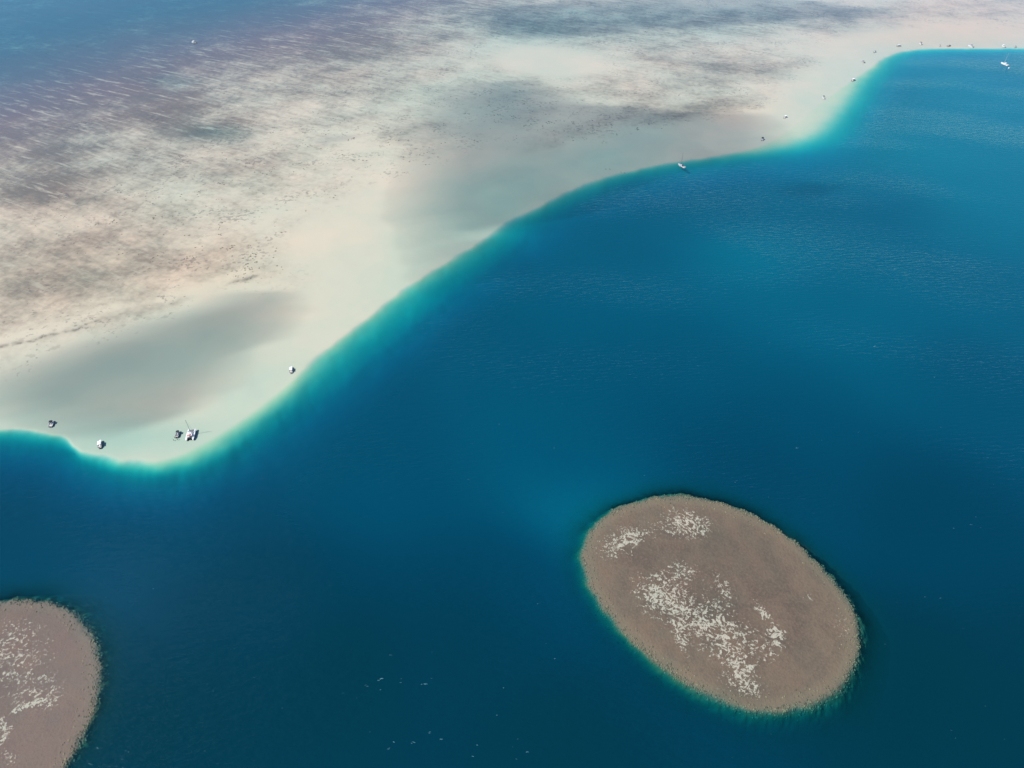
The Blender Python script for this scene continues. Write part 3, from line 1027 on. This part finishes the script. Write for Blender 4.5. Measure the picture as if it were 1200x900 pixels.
# mooring buoy
r = root_at('mooring_buoy', 1181.9, 80.2, 0, 'round white mooring buoy just off the stern of a sloop', 'buoy', None)
bm = bmesh.new()
bmesh.ops.create_uvsphere(bm, u_segments=16, v_segments=10, radius=1.05)
bmesh.ops.translate(bm, verts=bm.verts, vec=(0, 0, .45))
bm_obj('float', bm, BUOYW, r, True)
part('band', BUOYB, r, lambda bm: tube(bm, (0, 0, .40), (0, 0, .56), 1.07, 1.06, 20))
part('mooring_ring', STEEL, r, lambda bm: [tube(bm, (.16 * math.cos(a), 0, 1.62 + .16 * math.sin(a)), (.16 * math.cos(a + .785), 0, 1.62 + .16 * math.sin(a + .785)), .03, n=5) for a in [i * .785 for i in range(8)]])


# ------------------------------------------------------------------ people wading
def person_mesh(pose):
    hips, chest, neck, head = (0, 0, .95), (0, 0, 1.32), (0, 0, 1.5), (.02, 0, 1.64)
    V = [hips, (0, 0, 1.12), chest, neck, (.01, 0, 1.56), head, (.01, 0, 1.74)]
    Rr = [(.16, .13), (.145, .11), (.17, .12), (.06, .06), (.075, .075), (.1, .085), (.075, .065)]
    E = [(0, 1), (1, 2), (2, 3), (3, 4), (4, 5), (5, 6)]
    for s in (-1, 1):
        if pose == 0:
            arm = [(0, s * .2, 1.42), (.02, s * .27, 1.14), (.10, s * .27, .90), (.13, s * .26, .80)]
        else:
            arm = [(0, s * .2, 1.42), (.05, s * .32, 1.18), (.20, s * .16, 1.06), (.25, s * .08, 1.06)]
        i = len(V)
        V += arm
        Rr += [(.07, .07), (.045, .045), (.036, .036), (.045, .028)]
        E += [(2, i), (i, i + 1), (i + 1, i + 2), (i + 2, i + 3)]
        for k, off in enumerate((-.03, -.01, .012, .032)):
            j = len(V)
            V.append((arm[3][0] + .05, arm[3][1] + off, arm[3][2] - .07))
            Rr.append((.010, .010))
            E.append((i + 3, j))
        j = len(V)
        V.append((arm[3][0] + .05, arm[3][1] - s * .05, arm[3][2] - .02))
        Rr.append((.011, .011))
        E.append((i + 3, j))
        i = len(V)
        st = .06 * s if pose == 0 else .16 * s
        V += [(0, s * .1, .86), (st * .5 + .02, s * .115, .5), (st, s * .12, .09), (st + .16, s * .13, .04)]
        Rr += [(.1, .095), (.062, .062), (.045, .045), (.045, .035)]
        E += [(0, i), (i, i + 1), (i + 1, i + 2), (i + 2, i + 3)]
    me = bpy.data.meshes.new('body')
    me.from_pydata(V, E, [])
    o = bpy.data.objects.new('tmp_body', me)
    COL.objects.link(o)
    md = o.modifiers.new('skin', 'SKIN')
    sv = me.skin_vertices[0].data if me.skin_vertices else None
    if sv is None:
        bpy.context.view_layer.objects.active = o
        bpy.ops.object.select_all(action='DESELECT') if bpy.ops.object.select_all.poll() else None
        sv_layer = bpy.ops.mesh.customdata_skin_add()
        sv = me.skin_vertices[0].data
    for k, q in enumerate(Rr):
        sv[k].radius = q
    sv[0].use_root = True
    ss = o.modifiers.new('sub', 'SUBSURF')
    ss.levels = ss.render_levels = 1
    dg = bpy.context.evaluated_depsgraph_get()
    res = bpy.data.meshes.new_from_object(o.evaluated_get(dg))
    bpy.data.objects.remove(o)
    for p in res.polygons:
        p.use_smooth = True
    res.materials.clear()
    res.materials.append(SKIN)
    return res


BODIES = [person_mesh(0), person_mesh(1)]
bm = bmesh.new()
bmesh.ops.create_uvsphere(bm, u_segments=10, v_segments=7, radius=.115)
bmesh.ops.delete(bm, geom=[v for v in bm.verts if v.co.z < -.03 and v.co.x > -.02], context='VERTS')
bmesh.ops.translate(bm, verts=bm.verts, vec=(-.005, 0, 1.68))
HAIRME = bpy.data.meshes.new('hair')
bm.to_mesh(HAIRME)
bm.free()
HAIRME.materials.append(HAIR)
bm = bmesh.new()
loft(bm, [[(.165 * q * math.cos(2 * math.pi * k / 10), .20 * q * math.sin(2 * math.pi * k / 10), z) for k in range(10)] for z, q in ((1.06, .95), (.95, 1.08), (.80, 1.12), (.62, 1.05))])
SHORTME = bpy.data.meshes.new('swim_shorts')
bm.to_mesh(SHORTME)
bm.free()
SHORTME.materials.append(SHORTS)


def person(u, v, heading, label, pose, group):
    g = G(u, v)
    d = float(base_depth(np.array([g]))[0])
    o = link('person', BODIES[pose], None)
    o.location = (g[0], g[1], -min(d, 1.0))
    o.rotation_euler = (0, 0, R(heading))
    tag(o, label, 'person', group)
    link('hair', HAIRME, None, o)
    link('swim_shorts', SHORTME, None, o)
    return o


GW = 'people wading on the sandbar'
L1 = 'person standing in the trio wading on the grey shaded sand'
for u, v, h, p in ((705.6, 167.6, 20, 0), (707.4, 165.6, 200, 1), (710.2, 167.4, 170, 0)):
    person(u, v, h, L1, p, GW)
L2 = 'person of the pair wading on shaded sand well back from the blue edge'
for u, v, h, p in ((709.8, 198.0, 0, 1), (714.6, 198.2, 180, 0)):
    person(u, v, h, L2, p, GW)
L3 = 'person of the pair standing right at the blue edge of the sand'
for u, v, h, p in ((727.6, 201.8, 20, 0), (731.4, 202.2, 200, 1)):
    person(u, v, h, L3, p, GW)
L4 = 'person standing in shallow water off the stern of the grey motorboat'
for u, v, h, p in ((204.6, 512.8, 40, 0), (207.8, 515.0, 120, 1), (203.2, 515.6, 30, 0)):
    person(u, v, h, L4, p, GW)

# ------------------------------------------------------------------ foam flecks on the basin
rng = random.Random(5)
fl = [(432, 804, 1.0), (446, 796, 1.2), (470, 800, .7), (500, 801.5, 1.0), (507, 795, .8), (494, 802, .6), (428, 803, .5), (446, 808, .5), (403, 813, .9), (418, 818, .7),
      (461, 870, 1.0), (485, 870, 1.1), (518, 866, 1.2), (455, 877, .7), (558, 874, 1.2), (582, 839, 1.1), (554, 886, .7), (503, 858, .7), (608, 866, .6), (618, 881, .8),
      (600, 875, .5), (548, 562, .9), (585, 497, .6), (553, 520, .5), (650, 525, .5), (934, 525, .9), (1025, 406, 1.1), (1095, 442, .8), (1118, 619, .7), (1138, 615, .6),
      (1084, 699, .7), (1102, 701, .7), (712, 590, .7), (756, 557, .5), (590, 600, .5), (620, 595, .4), (480, 690, .4), (386, 686, .5), (458, 768, .6), (650, 772, .6),
      (590, 806, .6), (470, 795, .4), (861, 565, .5), (1037, 755, .4), (1120, 865, .4), (180, 690, .6), (275, 760, .5), (250, 810, .6), (330, 830, .4), (240, 880, .5)]
for _ in range(70):
    u, v = rng.uniform(120, 1190), rng.uniform(300, 890)
    fl.append((u, v, rng.uniform(.18, .4)))
Vs, Fs, off = [], [], 0
for u, v, s in fl:
    s *= .62
    g = G(u, v)
    q = np.array([g])
    if base_depth(q)[0] < 12 or min(reef_sd(q, REEF1)[0], reef_sd(q, REEF2)[0]) < 8:
        continue
    for _ in range(rng.choice((1, 2, 3))):
        x, y = g[0] + rng.gauss(0, .9 * s), g[1] + rng.gauss(0, .5 * s)
        a0, n = rng.uniform(-.35, .35), 8
        lx, ly = s * rng.uniform(.5, 1.5), s * rng.uniform(.10, .25)
        ring = []
        for i in range(n):
            a = 2 * math.pi * i / n
            k = rng.uniform(.55, 1.1)
            px, py = lx * k * math.cos(a), ly * k * math.sin(a)
            ring.append((x + px * math.cos(a0) - py * math.sin(a0), y + px * math.sin(a0) + py * math.cos(a0), .02))
        Vs += ring + [(x, y, .10)]
        for i in range(n):
            Fs.append((off + i, off + (i + 1) % n, off + n))
        off += n + 1
me = np_mesh('sea_foam', np.array(Vs), np.array(Fs))
tag(link('sea_foam', me, FOAM), 'small white flecks of foam on the deep blue water', 'foam', kind='stuff')


# ------------------------------------------------------------------ clouds overhead (above the drone, out of view)
def cloud_mat():
    m, nt, out = new_mat('cloud_vapour')
    pv = nt.nodes.new('ShaderNodeVolumeScatter')
    pv.inputs['Color'].default_value = (.98, .98, .98, 1)
    pv.inputs['Density'].default_value = .0055
    pv.inputs['Anisotropy'].default_value = .6
    nt.links.new(pv.outputs[0], out.inputs['Volume'])
    m.cycles.homogeneous_volume = True if hasattr(m.cycles, 'homogeneous_volume') else False
    return m


CLOUDM = cloud_mat()


def cloud(blist, thick, base, seed, cell=9.0):
    """a flat-based cloud; blist gives the places on the sea that it shades"""
    cs = np.array([G(b[0], b[1]) for b in blist])
    ext = []
    for b, c in zip(blist, cs):
        ext.append(np.abs(G(b[0] + b[2], b[1]) - c).max())
        ext.append(np.abs(G(b[0], b[1] - b[3]) - c).max())
    m = max(ext) * 2.2 + 30
    lo, hi = cs.min(0) - m, cs.max(0) + m
    cell = max(cell, (hi - lo).max() / 260)
    xs, ys = np.arange(lo[0], hi[0], cell), np.arange(lo[1], hi[1], cell)
    gx, gy = np.meshgrid(xs, ys)
    P = np.stack([gx.ravel(), gy.ravel()], 1)
    n = fbm(P[:, 0], P[:, 1], 110, seed, 5) - .5
    n2 = fbm(P[:, 0], P[:, 1], 110, seed + 50, 5) - .5
    f = blobs(P + 50 * np.stack([n, n2], 1), blist)
    f = f + .5 * (fbm(P[:, 0], P[:, 1], 60, seed + 7, 4) - .5) * np.clip(f * 2, 0, 1)
    t = thick * (sstep(.40, .51, f) * (.8 + .6 * np.clip(fbm(P[:, 0], P[:, 1], 45, seed + 3, 4), 0, 1)))
    off = np.array((SUN.x, SUN.y)) / SUN.z * base
    on = t > .2
    F = grid_faces(len(ys), len(xs))
    F = F[on[F].any(1)]
    top_id = np.full(len(P), -1)
    used = np.unique(F)
    top_id[used] = np.arange(len(used))
    V = np.stack([P[used, 0] + off[0], P[used, 1] + off[1], base + np.where(on[used], t[used] * .85, 0)], 1)
    bot_id = top_id.copy()
    ub = used[on[used]]
    bot_id[ub] = len(used) + np.arange(len(ub))
    Vb = np.stack([P[ub, 0] + off[0], P[ub, 1] + off[1], base - t[ub] * .15], 1)
    FF = np.vstack([top_id[F], bot_id[F][:, ::-1]])
    me = np_mesh('cloud', np.vstack([V, Vb]), FF)
    tag(link('cloud', me, CLOUDM), 'white fair-weather cloud drifting above the lagoon', kind='stuff')


cloud([(600, 215, 100, 40, -10, 1.0), (520, 160, 80, 34, 0, .8), (700, 170, 120, 32, -6, 1.0), (805, 160, 54, 24, 0, 1.2), (560, 112, 60, 22, 0, .7),
       (502, 288, 30, 44, 0, 1.7), (510, 238, 50, 32, 0, 1.0), (640, 140, 90, 36, 0, .6), (940, 225, 110, 34, 8, .40), (380, 165, 50, 16, 0, .5), (531, 271, 20, 9, -15, -1.6)], 95, 720, 3)
cloud([(200, 412, 105, 36, -14, 1.2), (80, 455, 110, 34, -6, 1.2), (275, 374, 42, 22, -10, 1.1), (150, 470, 70, 24, -8, .7), (60, 350, 110, 20, -8, .34)], 60, 700, 9)
cloud([(650, 26, 80, 22, 0, .8), (760, 15, 120, 24, 0, .7), (930, 12, 130, 16, 0, .7), (600, 20, 60, 16, 0, .5)], 50, 740, 15)
